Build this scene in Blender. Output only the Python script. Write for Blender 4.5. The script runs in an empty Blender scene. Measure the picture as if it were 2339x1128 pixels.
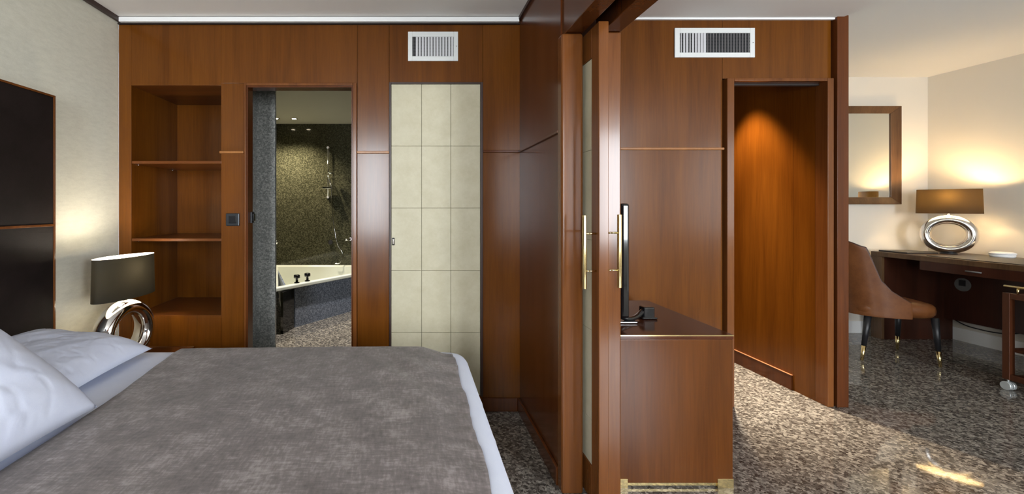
import bpy, bmesh, math, random
from mathutils import Vector, Matrix, noise
random.seed(7)
S = bpy.context.scene
COL = S.collection
R = math.radians
F = 1008.0                    # focal length in pixels of a 2339 wide frame

# ------------------------------------------------------------------ camera
CZ = 1.30
cam = bpy.data.cameras.new('camera'); co = bpy.data.objects.new('camera', cam); COL.objects.link(co)
co.location = (0, 0, CZ); co.rotation_euler = (R(90), 0, 0)
cam.sensor_width = 36; cam.lens = 36*F/2339
cam.shift_x = (1169.5-940)/2339; cam.shift_y = (470-564)/2339
cam.clip_start = .05
S.camera = co
# ------------------------------------------------------------------ world, lights, exposure
S.view_settings.view_transform = 'Standard'; S.view_settings.look = 'None'
S.view_settings.gamma = 1; S.view_settings.use_curve_mapping = False
S.view_settings.exposure = 0.95
w = bpy.data.worlds.new('world'); S.world = w; w.use_nodes = True
w.node_tree.nodes['Background'].inputs[0].default_value = (.75, .86, 1, 1)
w.node_tree.nodes['Background'].inputs[1].default_value = 1.0

def area(name, loc, rot, sx, sy, power, color, spread=180):
    l = bpy.data.lights.new(name, 'AREA'); l.shape = 'RECTANGLE'; l.size = sx; l.size_y = sy
    l.energy = power; l.color = color; l.spread = R(spread)
    o = bpy.data.objects.new(name, l); o.location = loc; o.rotation_euler = rot; COL.objects.link(o); return o
DAY = (.90, .95, 1.0)
# daylight coming through the windows of the rear wall
YR = -3.0          # rear wall, behind the camera
area('bedroom_window_daylight', (-.75, YR+.03, 1.6), (R(90), 0, 0), .64, 1.7, 82, DAY)
area('living_window_daylight', (3.27, YR+.03, 1.6), (R(90), 0, R(8)), 1.0, 1.7, 108, DAY)
area('side_fill_light', (5.27, -1.9, 1.6), (R(90), 0, R(90)), 1.5, 1.6, 22, DAY)  # added fill light at the right wall, no known window there

def spot(name, loc, target, power, color, angle=90, blend=.6, radius=.03):
    l = bpy.data.lights.new(name, 'SPOT'); l.energy = power; l.color = color
    l.spot_size = R(angle); l.spot_blend = blend; l.shadow_soft_size = radius
    o = bpy.data.objects.new(name, l); o.location = loc
    d = Vector(target)-Vector(loc); o.rotation_euler = d.to_track_quat('-Z', 'Y').to_euler()
    COL.objects.link(o); return o
WARM = (1, .72, .42)

# ------------------------------------------------------------------ materials
def newmat(name):
    m = bpy.data.materials.new(name); m.use_nodes = True
    nt = m.node_tree; return m, nt, nt.nodes['Principled BSDF']
def N(nt, t, **k):
    n = nt.nodes.new(t)
    for a, b in k.items(): setattr(n, a, b)
    return n
def lin(r, g, b):
    f = lambda c: ((c/255+.055)/1.055)**2.4 if c/255 > .04045 else c/255/12.92
    return (f(r), f(g), f(b), 1)
def plain(name, c, rough=.5, metal=0, coat=0, spec=.5, **kw):
    m, nt, b = newmat(name)
    b.inputs['Base Color'].default_value = c; b.inputs['Roughness'].default_value = rough
    b.inputs['Metallic'].default_value = metal; b.inputs['Coat Weight'].default_value = coat
    b.inputs['Specular IOR Level'].default_value = spec
    for a, v in kw.items(): b.inputs[a.replace('_', ' ')].default_value = v
    return m
def ramp(nt, stops):
    r = N(nt, 'ShaderNodeValToRGB'); e = r.color_ramp.elements
    while len(e) < len(stops): e.new(.5)
    for i, (p, c) in enumerate(stops): e[i].position = p; e[i].color = c
    return r
def wood(name, dark, light, rough=.22, axis=2, coat=.25):
    m, nt, b = newmat(name)
    tc = N(nt, 'ShaderNodeTexCoord'); mp = N(nt, 'ShaderNodeMapping')
    sc = [9, 9, 9]; sc[axis] = .55; mp.inputs['Scale'].default_value = sc
    nt.links.new(tc.outputs['Object'], mp.inputs[0])
    n1 = N(nt, 'ShaderNodeTexNoise'); n1.inputs['Scale'].default_value = 1.0; n1.inputs['Detail'].default_value = 6; n1.inputs['Roughness'].default_value = .6
    n1.inputs['Distortion'].default_value = .6
    nt.links.new(mp.outputs[0], n1.inputs[0])
    mp2 = N(nt, 'ShaderNodeMapping'); sc = [110, 110, 110]; sc[axis] = 5; mp2.inputs['Scale'].default_value = sc
    nt.links.new(tc.outputs['Object'], mp2.inputs[0])
    n2 = N(nt, 'ShaderNodeTexNoise'); n2.inputs['Scale'].default_value = 1; n2.inputs['Detail'].default_value = 3
    nt.links.new(mp2.outputs[0], n2.inputs[0])
    mx = N(nt, 'ShaderNodeMath', operation='MULTIPLY_ADD'); mx.inputs[1].default_value = .35
    nt.links.new(n2.outputs[0], mx.inputs[0]); nt.links.new(n1.outputs[0], mx.inputs[2])
    r = ramp(nt, [(.42, dark), (.88, light)]); nt.links.new(mx.outputs[0], r.inputs[0])
    nt.links.new(r.outputs[0], b.inputs['Base Color'])
    b.inputs['Roughness'].default_value = rough
    b.inputs['Coat Weight'].default_value = coat*.3; b.inputs['Coat Roughness'].default_value = .12
    b.inputs['Specular IOR Level'].default_value = .26
    return m
def granite(name, stops, scale, rough=.15, seam=None, bump=0):
    m, nt, b = newmat(name)
    tc = N(nt, 'ShaderNodeTexCoord')
    n0 = N(nt, 'ShaderNodeTexNoise'); n0.inputs['Scale'].default_value = scale*.9; n0.inputs['Detail'].default_value = 2
    nt.links.new(tc.outputs['Object'], n0.inputs[0])
    mixv = N(nt, 'ShaderNodeVectorMath', operation='MULTIPLY_ADD')
    mixv.inputs[1].default_value = (1.6/scale,)*3
    nt.links.new(n0.outputs['Color'], mixv.inputs[0]); nt.links.new(tc.outputs['Object'], mixv.inputs[2])
    v = N(nt, 'ShaderNodeTexVoronoi'); v.inputs['Scale'].default_value = scale
    nt.links.new(mixv.outputs[0], v.inputs[0])
    sx = N(nt, 'ShaderNodeSeparateColor'); nt.links.new(v.outputs['Color'], sx.inputs[0])
    n1 = N(nt, 'ShaderNodeTexNoise'); n1.inputs['Scale'].default_value = scale*2.2; n1.inputs['Detail'].default_value = 3
    nt.links.new(tc.outputs['Object'], n1.inputs[0])
    ad = N(nt, 'ShaderNodeMath', operation='MULTIPLY_ADD'); ad.inputs[1].default_value = .8
    sb = N(nt, 'ShaderNodeMath', operation='SUBTRACT'); sb.inputs[1].default_value = .5
    nt.links.new(n1.outputs[0], sb.inputs[0]); nt.links.new(sb.outputs[0], ad.inputs[0]); nt.links.new(sx.outputs[0], ad.inputs[2])
    r = ramp(nt, stops); nt.links.new(ad.outputs[0], r.inputs[0])
    out = r.outputs[0]
    if seam:
        axes, step, off, wdt, k = seam
        sp = N(nt, 'ShaderNodeSeparateXYZ'); nt.links.new(tc.outputs['Object'], sp.inputs[0])
        acc = None
        for a in axes:
            ma = N(nt, 'ShaderNodeMath', operation='ADD'); ma.inputs[1].default_value = off
            pp = N(nt, 'ShaderNodeMath', operation='PINGPONG'); pp.inputs[1].default_value = step/2
            lt = N(nt, 'ShaderNodeMath', operation='LESS_THAN'); lt.inputs[1].default_value = wdt
            nt.links.new(sp.outputs[a], ma.inputs[0]); nt.links.new(ma.outputs[0], pp.inputs[0]); nt.links.new(pp.outputs[0], lt.inputs[0])
            if acc is None: acc = lt
            else:
                mm = N(nt, 'ShaderNodeMath', operation='MAXIMUM'); nt.links.new(acc.outputs[0], mm.inputs[0]); nt.links.new(lt.outputs[0], mm.inputs[1]); acc = mm
        mc = N(nt, 'ShaderNodeMix', data_type='RGBA', blend_type='MULTIPLY'); mc.inputs['B'].default_value = (k, k, k, 1)
        nt.links.new(acc.outputs[0], mc.inputs['Factor']); nt.links.new(out, mc.inputs['A']); out = mc.outputs['Result']
    nt.links.new(out, b.inputs['Base Color'])
    b.inputs['Roughness'].default_value = rough
    return m
def fabric(name, c1, c2, scale=(6, 6, 6), fine=220, bump=.15, rough=.85, sheen=0, fb=.4):
    m, nt, b = newmat(name)
    tc = N(nt, 'ShaderNodeTexCoord'); mp = N(nt, 'ShaderNodeMapping'); mp.inputs['Scale'].default_value = scale
    nt.links.new(tc.outputs['Object'], mp.inputs[0])
    n1 = N(nt, 'ShaderNodeTexNoise'); n1.inputs['Scale'].default_value = 1; n1.inputs['Detail'].default_value = 8; n1.inputs['Roughness'].default_value = .72
    nt.links.new(mp.outputs[0], n1.inputs[0])
    n2 = N(nt, 'ShaderNodeTexNoise'); n2.inputs['Scale'].default_value = fine; n2.inputs['Detail'].default_value = 2
    nt.links.new(tc.outputs['Object'], n2.inputs[0])
    mx = N(nt, 'ShaderNodeMath', operation='MULTIPLY_ADD'); mx.inputs[1].default_value = fb
    nt.links.new(n2.outputs[0], mx.inputs[0]); nt.links.new(n1.outputs[0], mx.inputs[2])
    r = ramp(nt, [(.35+fb/2, c1), (.65+fb/2, c2)]); nt.links.new(mx.outputs[0], r.inputs[0])
    nt.links.new(r.outputs[0], b.inputs['Base Color'])
    bp = N(nt, 'ShaderNodeBump'); bp.inputs['Strength'].default_value = bump; bp.inputs['Distance'].default_value = .004
    nt.links.new(mx.outputs[0], bp.inputs['Height']); nt.links.new(bp.outputs[0], b.inputs['Normal'])
    b.inputs['Roughness'].default_value = rough; b.inputs['Sheen Weight'].default_value = sheen
    return m

M = {}
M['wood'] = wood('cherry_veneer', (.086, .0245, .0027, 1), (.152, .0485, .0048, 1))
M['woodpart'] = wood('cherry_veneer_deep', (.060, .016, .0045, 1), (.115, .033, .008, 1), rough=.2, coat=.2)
M['woodh'] = wood('cherry_veneer_flat', (.09, .026, .006, 1), (.16, .05, .010, 1), rough=.3, axis=0)
M['woodsolid'] = wood('cherry_solid', (.10, .032, .008, 1), (.18, .062, .015, 1), rough=.17, coat=.4)
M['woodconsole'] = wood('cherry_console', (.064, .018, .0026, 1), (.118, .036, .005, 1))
M['wooddarkred'] = wood('dark_cherry_trolley', (.045, .014, .006, 1), (.085, .026, .010, 1), rough=.3)
M['woodtop'] = wood('cherry_polished_top', (.045, .013, .006, 1), (.09, .026, .010, 1), rough=.12, axis=1, coat=.6)
M['wooddesk'] = wood('walnut_brown', (.055, .028, .013, 1), (.13, .07, .032, 1), rough=.35)
M['wooddeskin'] = wood('dark_red_wood', (.028, .009, .005, 1), (.06, .018, .009, 1), rough=.3)
M['woodtrim'] = wood('cherry_ledge_catchlight', (.24, .095, .024, 1), (.36, .15, .045, 1), rough=.3)  # paler cherry; the light caught by the ledges is put in the colour
M['seam'] = plain('dark_shadow_gap', (.012, .005, .003, 1), .6)
M['darktrim'] = plain('dark_brown_moulding', (.035, .014, .010, 1), .4)
M['leatherblack'] = fabric('black_brown_leather', (.010, .007, .006, 1), (.016, .011, .010, 1), fine=500, bump=.3, rough=.55, fb=.3)
M['leatherblack'].node_tree.nodes['Principled BSDF'].inputs['Specular IOR Level'].default_value = .2
M['wallpaper'] = fabric('pale_grey_green_wallpaper', lin(208, 206, 190), lin(220, 218, 202), scale=(14, 14, 50), fine=300, bump=.12, rough=.8)
M['white'] = plain('white_paint', (.70, .66, .585, 1), .6)
M['ceil'] = plain('ceiling_paint', (.88, .865, .84, 1), .8)
M['lip'] = plain('white_gloss_trim', (.90, .91, .91, 1), .35)
M['bathceil'] = plain('bath_ceiling_paint', (.62, .60, .50, 1), .7)
M['floor'] = granite('polished_granite_floor', [(.0, lin(62, 57, 53)), (.35, lin(94, 89, 83)), (.65, lin(121, 115, 108)), (1.0, lin(166, 160, 150))], 78, rough=.045, seam=((0, 1), .6, .13, .0012, .75))
M['granite'] = granite('grey_granite_lightened', [(.0, lin(106, 107, 104)), (.5, lin(128, 129, 125)), (1.0, lin(158, 158, 152))], 110, rough=.14, seam=((2,), .5, .11, .0015, .6))  # pier granite, lightened in place of the light it lacks
M['granitewall'] = granite('green_grey_granite_wall', [(.0, lin(42, 42, 31)), (.5, lin(62, 61, 46)), (1.0, lin(92, 90, 71))], 95, rough=.08, seam=((2,), .5, .11, .0015, .7))
M['granitedaylit'] = granite('granite_apron_daylight_blue', [(.0, lin(88, 95, 108)), (.5, lin(116, 124, 140)), (1.0, lin(150, 158, 174))], 100, rough=.14)  # bluish daylight on the apron painted into the granite colour
M['linen'] = fabric('white_linen', (.68, .73, .90, 1), (.73, .78, .93, 1), scale=(5, 5, 5), fine=400, bump=.1, rough=.75)
M['sheet'] = fabric('white_sheet', (.72, .77, .92, 1), (.77, .82, .95, 1), scale=(5, 5, 5), fine=400, bump=.05, rough=.7)
M['cream'] = fabric('cream_parchment_panel', lin(182, 174, 146), lin(194, 187, 161), scale=(9, 9, 9), fine=60, bump=.03, rough=.5, fb=.15)
M['creamseam'] = plain('cream_panel_seam', lin(120, 112, 88), .7)
M['brass'] = plain('polished_brass', (.80, .64, .32, 1), .14, 1)
M['chrome'] = plain('chrome', (.82, .82, .84, 1), .06, 1)
M['silver'] = plain('mirror_glazed_silver', (.78, .76, .74, 1), .07, 1)
M['blackgloss'] = plain('black_gloss_plastic', (.006, .006, .007, 1), .08, coat=.5)
M['blackmatte'] = plain('black_matte', (.012, .012, .014, 1), .4)
M['anthracite'] = plain('anthracite_metallic', (.05, .055, .06, 1), .25, .6)
M['alu'] = plain('white_enamel_grille', (.72, .74, .73, 1), .4)
M['slat'] = plain('grey_white_louvre', (.60, .60, .62, 1), .45)
M['acrylic'] = plain('white_acrylic_tub', (.72, .74, .66, 1), .12, coat=.4)
M['mirror'] = plain('mirror_glass', (.86, .89, .86, 1), .0, 1)
M['leather'] = fabric('cognac_leather', (.11, .037, .011, 1), (.16, .058, .018, 1), scale=(9, 9, 9), fine=260, bump=.12, rough=.38, fb=.2)
M['leather'].node_tree.nodes['Principled BSDF'].inputs['Specular IOR Level'].default_value = .25
M['blotter'] = fabric('dark_leather_blotter', (.030, .023, .019, 1), (.055, .043, .036, 1), fine=400, rough=.4)
M['copper'] = plain('copper_line', (.60, .26, .12, 1), .35, .3)
M['glass'] = plain('clear_glass', (.95, .97, .97, 1), .02, Transmission_Weight=1.0, IOR=1.45)
M['rubber'] = plain('clear_grey_caster', (.55, .58, .58, 1), .15, .3)
M['greyplate'] = plain('grey_socket_plate', (.15, .145, .14, 1), .4)

# bedspread: mottled grey brown velvet with woven streaks
m, nt, b = newmat('mottled_taupe_velvet')
tc = N(nt, 'ShaderNodeTexCoord')
def nz(scale, detail, vec=(1, 1, 1), rough=.6):
    mp = N(nt, 'ShaderNodeMapping'); mp.inputs['Scale'].default_value = vec; nt.links.new(tc.outputs['Object'], mp.inputs[0])
    n = N(nt, 'ShaderNodeTexNoise'); n.inputs['Scale'].default_value = scale; n.inputs['Detail'].default_value = detail; n.inputs['Roughness'].default_value = rough
    nt.links.new(mp.outputs[0], n.inputs[0]); return n
a = nz(9, 8, rough=.7); bq = nz(26, 4, (1, 4.5, 1)); cq = nz(26, 4, (4.5, 1, 1))
def mth(op, x, y, z=None):
    q = N(nt, 'ShaderNodeMath', operation=op)
    for i, s in enumerate((x, y, z)):
        if s is None: continue
        if isinstance(s, (int, float)): q.inputs[i].default_value = s
        else: nt.links.new(s.outputs[0], q.inputs[i])
    return q
h = mth('ADD', mth('MULTIPLY', a, .5), mth('ADD', mth('MULTIPLY', bq, .27), mth('MULTIPLY', cq, .27)))
r = ramp(nt, [(.40, lin(88, 80, 78)), (.53, lin(116, 107, 105)), (.66, lin(160, 151, 149))]); nt.links.new(h.outputs[0], r.inputs[0])
nt.links.new(r.outputs[0], b.inputs['Base Color']); b.inputs['Roughness'].default_value = .62
b.inputs['Sheen Weight'].default_value = .15
bp = N(nt, 'ShaderNodeBump'); bp.inputs['Strength'].default_value = .35; bp.inputs['Distance'].default_value = .006
nt.links.new(h.outputs[0], bp.inputs['Height']); nt.links.new(bp.outputs[0], b.inputs['Normal'])
M['velvet'] = m

def shade_mat(name, mixf, tcol):
    m, nt, b = newmat(name)
    g = N(nt, 'ShaderNodeNewGeometry')
    mc = N(nt, 'ShaderNodeMix', data_type='RGBA'); mc.inputs['A'].default_value = (.013, .012, .009, 1); mc.inputs['B'].default_value = (.80, .77, .68, 1)
    nt.links.new(g.outputs['Backfacing'], mc.inputs['Factor']); nt.links.new(mc.outputs['Result'], b.inputs['Base Color']); b.inputs['Roughness'].default_value = .7; b.inputs['Specular IOR Level'].default_value = .2
    tr = N(nt, 'ShaderNodeBsdfTranslucent'); tr.inputs[0].default_value = tcol
    ms = N(nt, 'ShaderNodeMixShader'); ms.inputs[0].default_value = mixf
    nt.links.new(b.outputs[0], ms.inputs[1]); nt.links.new(tr.outputs[0], ms.inputs[2]); nt.links.new(ms.outputs[0], nt.nodes['Material Output'].inputs[0])
    return m
# lamp shade: dark cloth outside, white lining inside, lets a little light through
M['shade'] = shade_mat('dark_olive_shade', .008, (.36, .30, .18, 1))
M['shadewarm'] = shade_mat('dark_amber_shade', .015, (.50, .30, .09, 1))
def emis(name, c, s):
    m, nt, b = newmat(name); b.inputs['Emission Color'].default_value = c; b.inputs['Emission Strength'].default_value = s
    b.inputs['Base Color'].default_value = (.8, .8, .8, 1); return m
M['lampglow'] = emis('downlight_glow', (1, .85, .6, 1), 14)
M['bulb'] = emis('bulb_glow', (1, .80, .52, 1), 20)

# ------------------------------------------------------------------ building helpers
class MB:
    """collects shapes and links them as one mesh object"""
    def __init__(s): s.bm = bmesh.new()
    def box(s, x0, x1, y0, y1, z0, z1):
        v = [s.bm.verts.new((x, y, z)) for x in (x0, x1) for y in (y0, y1) for z in (z0, z1)]
        for f in ((0, 1, 3, 2), (4, 6, 7, 5), (0, 4, 5, 1), (2, 3, 7, 6), (0, 2, 6, 4), (1, 5, 7, 3)):
            s.bm.faces.new([v[i] for i in f])
        return s
    def tube(s, p, q, r, r2=None, n=20, caps=True):
        p = Vector(p); q = Vector(q); r2 = r if r2 is None else r2
        d = (q-p).normalized(); u = d.orthogonal().normalized(); w_ = d.cross(u)
        A = [s.bm.verts.new(p+(u*math.cos(t)+w_*math.sin(t))*r) for t in [2*math.pi*i/n for i in range(n)]]
        B = [s.bm.verts.new(q+(u*math.cos(t)+w_*math.sin(t))*r2) for t in [2*math.pi*i/n for i in range(n)]]
        for i in range(n):
            f = s.bm.faces.new((A[i], A[(i+1) % n], B[(i+1) % n], B[i])); f.smooth = True
        if caps: s.bm.faces.new(A[::-1]); s.bm.faces.new(B)
        return s
    def path(s, pts, r, n=10):
        pts = [Vector(p) for p in pts]; rings = []
        for i, p in enumerate(pts):
            d = (pts[min(i+1, len(pts)-1)]-pts[max(i-1, 0)]).normalized()
            u = d.cross(Vector((0.13, .97, .2))).normalized(); w_ = d.cross(u)
            rings.append([s.bm.verts.new(p+(u*math.cos(t)+w_*math.sin(t))*r) for t in [2*math.pi*k/n for k in range(n)]])
        for a, b_ in zip(rings, rings[1:]):
            for k in range(n):
                f = s.bm.faces.new((a[k], a[(k+1) % n], b_[(k+1) % n], b_[k])); f.smooth = True
        s.bm.faces.new(rings[0][::-1]); s.bm.faces.new(rings[-1]); return s
    def prism(s, poly, z0, z1):
        A = [s.bm.verts.new((x, y, z0)) for x, y in poly]; B = [s.bm.verts.new((x, y, z1)) for x, y in poly]
        n = len(poly); s.bm.faces.new(A[::-1]); s.bm.faces.new(B)
        for i in range(n): s.bm.faces.new((A[i], A[(i+1) % n], B[(i+1) % n], B[i]))
        return s
    def lathe(s, prof, c=(0, 0, 0), n=28):
        c = Vector(c); rings = []
        for r, z in prof:
            if r < 1e-5: rings.append([s.bm.verts.new(c+Vector((0, 0, z)))])
            else: rings.append([s.bm.verts.new(c+Vector((r*math.cos(2*math.pi*k/n), r*math.sin(2*math.pi*k/n), z))) for k in range(n)])
        for a, b_ in zip(rings, rings[1:]):
            for k in range(n):
                k2 = (k+1) % n
                if len(a) == 1 and len(b_) == 1: continue
                if len(a) == 1: f = s.bm.faces.new((a[0], b_[k2], b_[k]))
                elif len(b_) == 1: f = s.bm.faces.new((a[k], a[k2], b_[0]))
                else: f = s.bm.faces.new((a[k], a[k2], b_[k2], b_[k]))
                f.smooth = True
        return s
    def grid(s, fn, nu, nv, closeu=False, closev=False):
        V = [[s.bm.verts.new(fn(i/(nu if closeu else nu-1), j/(nv if closev else nv-1))) for j in range(nv)] for i in range(nu)]
        for i in range(nu if closeu else nu-1):
            for j in range(nv if closev else nv-1):
                f = s.bm.faces.new((V[i][j], V[(i+1) % nu][j], V[(i+1) % nu][(j+1) % nv], V[i][(j+1) % nv])); f.smooth = True
        return V
    def build(s, name, mat, parent=None, bevel=0, local=False, smooth=False, recalc=True, subd=0):
        if recalc: bmesh.ops.recalc_face_normals(s.bm, faces=s.bm.faces)
        if parent is not None and not local:
            bmesh.ops.translate(s.bm, verts=s.bm.verts, vec=-world_loc(parent))
        me = bpy.data.meshes.new(name)
        if smooth:
            for f in s.bm.faces: f.smooth = True
        s.bm.to_mesh(me); s.bm.free()
        o = bpy.data.objects.new(name, me); COL.objects.link(o); me.materials.append(mat)
        if parent is not None: o.parent = parent
        if bevel:
            bv = o.modifiers.new('bevel', 'BEVEL'); bv.width = bevel; bv.segments = 3; bv.limit_method = 'ANGLE'; bv.angle_limit = R(50); bv.harden_normals = False
        if subd:
            sb = o.modifiers.new('sub', 'SUBSURF'); sb.levels = subd; sb.render_levels = subd
        return o
def world_loc(o):
    v = Vector((0, 0, 0))
    while o is not None: v += o.location; o = o.parent
    return v
def tag(o, label=None, cat=None, group=None, kind=None):
    if label: o['label'] = label
    if cat: o['category'] = cat
    if group: o['group'] = group
    if kind: o['kind'] = kind
    return o
def struct(o, label=None, cat=None): return tag(o, label, cat, kind='structure')
def empty(name, loc, label, cat, rz=0, group=None, kind=None):
    o = bpy.data.objects.new(name, None); COL.objects.link(o); o.empty_display_size = .1
    o.location = loc; o.rotation_euler = (0, 0, rz); return tag(o, label, cat, group, kind)
def B(*a): return MB().box(*a)
YB = 2.80                       # bedroom back wall
YL = 2.88                       # living side back wall
def bx(px): return (px-940)/360.0              # pixel column on the bedroom back wall -> x
def bz(py): return CZ+(470-py)/360.0
def lx(px): return (px-940)*YL/F               # the same on the living side wall
def lz(py): return CZ+(470-py)*YL/F

# ------------------------------------------------------------------ floor and ceilings
struct(B(-3.2, 5.6, -3.1, 6.5, -.06, 0).build('floor', M['floor']), 'polished speckled grey granite floor', 'floor')
CB = 2.488
struct(B(-1.95, .70, -3.05, 2.85, CB, CB+.1).build('ceiling', M['ceil']), 'flat white ceiling over the bedroom', 'ceiling')
struct(B(.92, 2.79, -3.05, 2.95, 2.52, 2.62).build('ceiling_low', M['ceil']), 'lower pale grey ceiling just right of the sliding door', 'ceiling')
struct(B(2.79, 5.5, -3.05, 4.7, 2.62, 2.72).build('ceiling_high', M['ceil']), 'higher white ceiling above the writing desk', 'ceiling')
struct(B(2.755, 2.79, -3.0, 2.86, 2.62, 2.72).build('trim_1', M['ceil']))
struct(B(-2.2, -.1, 3.0, 6.4, 2.45, 2.5).build('ceiling_bath', M['bathceil']), 'beige painted bathroom ceiling with downlights', 'ceiling')
# white lips where the ceilings meet the panelled walls
struct(B(-1.835, .675, 2.765, 2.797, 2.456, 2.483).build('trim_2', M['lip']))
struct(B(.95, 2.80, 2.86, 2.877, 2.509, 2.52).build('trim_3', M['lip']))
# dark mouldings
struct(B(-1.855, -1.835, -2.99, 2.797, CB-.028, CB).build('trim_4', M['darktrim']))
struct(B(-1.855, .685, 2.785, 2.7995, 2.447, 2.456).build('trim_5', M['seam']))
struct(B(.672, .688, 2.06, 2.79, CB-.02, CB).build('trim_6', M['darktrim']))

# ------------------------------------------------------------------ bedroom walls
struct(B(-1.98, -1.858, -3.05, 2.80, 0, 2.6).build('wall_left', M['wallpaper']), 'pale grey green papered wall behind the headboard', 'wall')
# back wall: veneer plates with the shelf niche, bathroom opening and cream door cut out
wb = MB()
zt = 2.47
def plate(px0, px1, z0, z1, g=.0009): wb.box(bx(px0)+g, bx(px1)-g, YB, YB+.03, z0+g, z1-g)
plate(271, 300, 0, zt, .0004); plate(300, 505, bz(195), zt, .0003); plate(300, 505, 0, bz(720))
plate(505, 565, 0, bz(347.5)); plate(505, 565, bz(347.5), bz(190)); plate(505, 816, bz(190), zt, .0003)
plate(816, 889, 0, bz(347.5)); plate(816, 889, bz(347.5), zt)
plate(889, 1103, bz(188), zt)
plate(1103, 1188, 0, bz(346)); plate(1103, 1188, bz(346), zt)
wb.box(bx(889), bx(1103), YB, YB+.03, 0, .092)
struct(wb.build('wall_back', M['wood'], bevel=.001), 'cherry veneer panelled wall with niche, doorway and cream door', 'wall')
bk = MB()
bk.box(-1.86, bx(300)-.02, YB+.03, YB+.07, 0, 2.6); bk.box(bx(300)-.02, bx(505)+.02, YB+.03, YB+.07, bz(195)+.02, 2.6)
bk.box(bx(300)-.02, bx(505)+.02, YB+.03, YB+.07, 0, bz(720)-.03)
bk.box(bx(505)+.02, bx(567)-.003, YB+.03, YB+.07, 0, 2.6); bk.box(bx(567)-.003, bx(803)+.003, YB+.03, YB+.07, bz(200)+.003, 2.6)
bk.box(bx(803)+.003, bx(889), YB+.03, YB+.07, 0, 2.6); bk.box(bx(889), .92, YB+.05, YB+.09, 0, 2.6)
struct(bk.build('wall_back_core', M['seam']))
def trimbar(n, a, b, z, y=YB, d=.016, h=.015, mat='woodtrim'):
    return struct(B(a, b, y-d, y-.0005, z-h/2, z+h/2).build(n, M[mat], bevel=.003))
trimbar('trim_7', bx(503), bx(558), bz(348)); trimbar('trim_8', bx(816), bx(889), bz(348)); trimbar('trim_9', bx(1103), bx(1186), bz(346), mat='woodpart')
struct(B(bx(1103), .671, YB-.014, YB-.0005, 0, .086).build('baseboard_back', M['woodpart'], bevel=.004))
struct(B(.671, .6855, 2.05, YB-.0005, 0, .086).build('baseboard_partition', M['woodpart'], bevel=.004))

# partition between bedroom and living room (pocket wall) ----------------------
pw = MB()
pw.box(.686, .700, 2.03, 2.80, 0, bz(346)-.001); pw.box(.686, .700, 2.03, 2.80, bz(346)+.001, 2.47)
pw.box(.915, .930, 2.03, 2.88, 0, 2.52)
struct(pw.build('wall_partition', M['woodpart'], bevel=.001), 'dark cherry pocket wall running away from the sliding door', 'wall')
tz = bz(346)
struct(B(.674, .6855, 2.045, 2.795, tz-.007, tz+.007).build('trim_10', M['woodpart'], bevel=.003))
# posts of the sliding doorway
struct(B(.676, .774, 1.985, 2.05, 0, 2.078).build('trim_11', M['woodsolid'], bevel=.012), 'left rounded cherry post of the sliding doorway', 'door post')
struct(B(.852, .938, 1.975, 2.04, 0, 2.078).build('trim_12', M['woodsolid'], bevel=.006), 'right cherry post of the sliding doorway beside the console', 'door post')
# header over the sliding doorway: two beams with the track slot between
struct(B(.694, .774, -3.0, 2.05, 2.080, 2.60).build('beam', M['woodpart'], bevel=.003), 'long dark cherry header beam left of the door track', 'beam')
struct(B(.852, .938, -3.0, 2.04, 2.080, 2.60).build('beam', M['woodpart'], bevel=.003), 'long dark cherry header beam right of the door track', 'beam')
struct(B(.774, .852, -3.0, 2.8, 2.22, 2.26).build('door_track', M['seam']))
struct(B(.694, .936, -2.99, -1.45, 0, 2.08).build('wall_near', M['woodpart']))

# rear walls with windows
WINS = ((-1.08, -.42, .74, 2.46), (2.73, 3.81, .70, 2.46))
rw = MB(); edges = [-1.98, WINS[0][0], WINS[0][1], WINS[1][0], WINS[1][1], 5.42]
ya, yb_ = YR-.1, YR
rw.box(edges[0], edges[1], ya, yb_, 0, 2.7).box(edges[2], edges[3], ya, yb_, 0, 2.7).box(edges[4], edges[5], ya, yb_, 0, 2.7)
for a, b_, c, d in WINS: rw.box(a, b_, ya, yb_, 0, c).box(a, b_, ya, yb_, d, 2.7)
struct(rw.build('wall_rear', M['white']))
for i, (a, b_, c, d) in enumerate(WINS):
    f = MB(); t = .05; y0, y1 = YR-.04, YR+.012
    f.box(a, a+t, y0, y1, c, d).box(b_-t, b_, y0, y1, c, d).box(a+t, b_-t, y0, y1, c, c+t).box(a+t, b_-t, y0, y1, d-t, d)
    struct(f.build('window_%d' % (i+1), M['lip']))
f = MB(); c, d = .78, 2.42
f.box(5.25, 5.299, -2.68, -2.63, c, d).box(5.25, 5.299, -1.17, -1.12, c, d).box(5.25, 5.299, -2.63, -1.17, c, c+.04).box(5.25, 5.299, -2.63, -1.17, d-.04, d)
struct(f.build('window_3', M['lip']))  # unseen frame added around the side fill light

# ------------------------------------------------------------------ built-in shelf niche
nx0, nx1, nz0, nz1, ny = bx(300), bx(505), bz(720), bz(195), 3.35
t = empty('built_in_bookcase', ((nx0+nx1)/2, YB+.2, nz0-.03), 'open cherry wood niche with two shelves, left of the bathroom door', 'bookcase')
B(nx0-.018, nx0, YB+.002, ny, nz0, nz1).build('side_panel', M['wood'], t)
B(nx1, nx1+.018, YB+.002, ny, nz0, nz1).build('side_panel', M['wood'], t)
B(nx0-.018, nx1+.018, YB+.002, ny, nz1, nz1+.018).build('top_panel', M['woodh'], t)
B(nx0-.018, nx1+.018, YB+.002, ny, nz0-.02, nz0).build('bottom_panel', M['woodh'], t, bevel=.002)
B(nx0-.018, nx1+.018, ny, ny+.015, nz0-.02, nz1+.018).build('back_panel', M['wood'], t)
for zz in (bz(370), bz(547.5)):
    B(nx0, nx1, YB+.004, ny, zz-.01, zz+.008).build('shelf', M['woodh'], t, bevel=.002)
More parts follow.
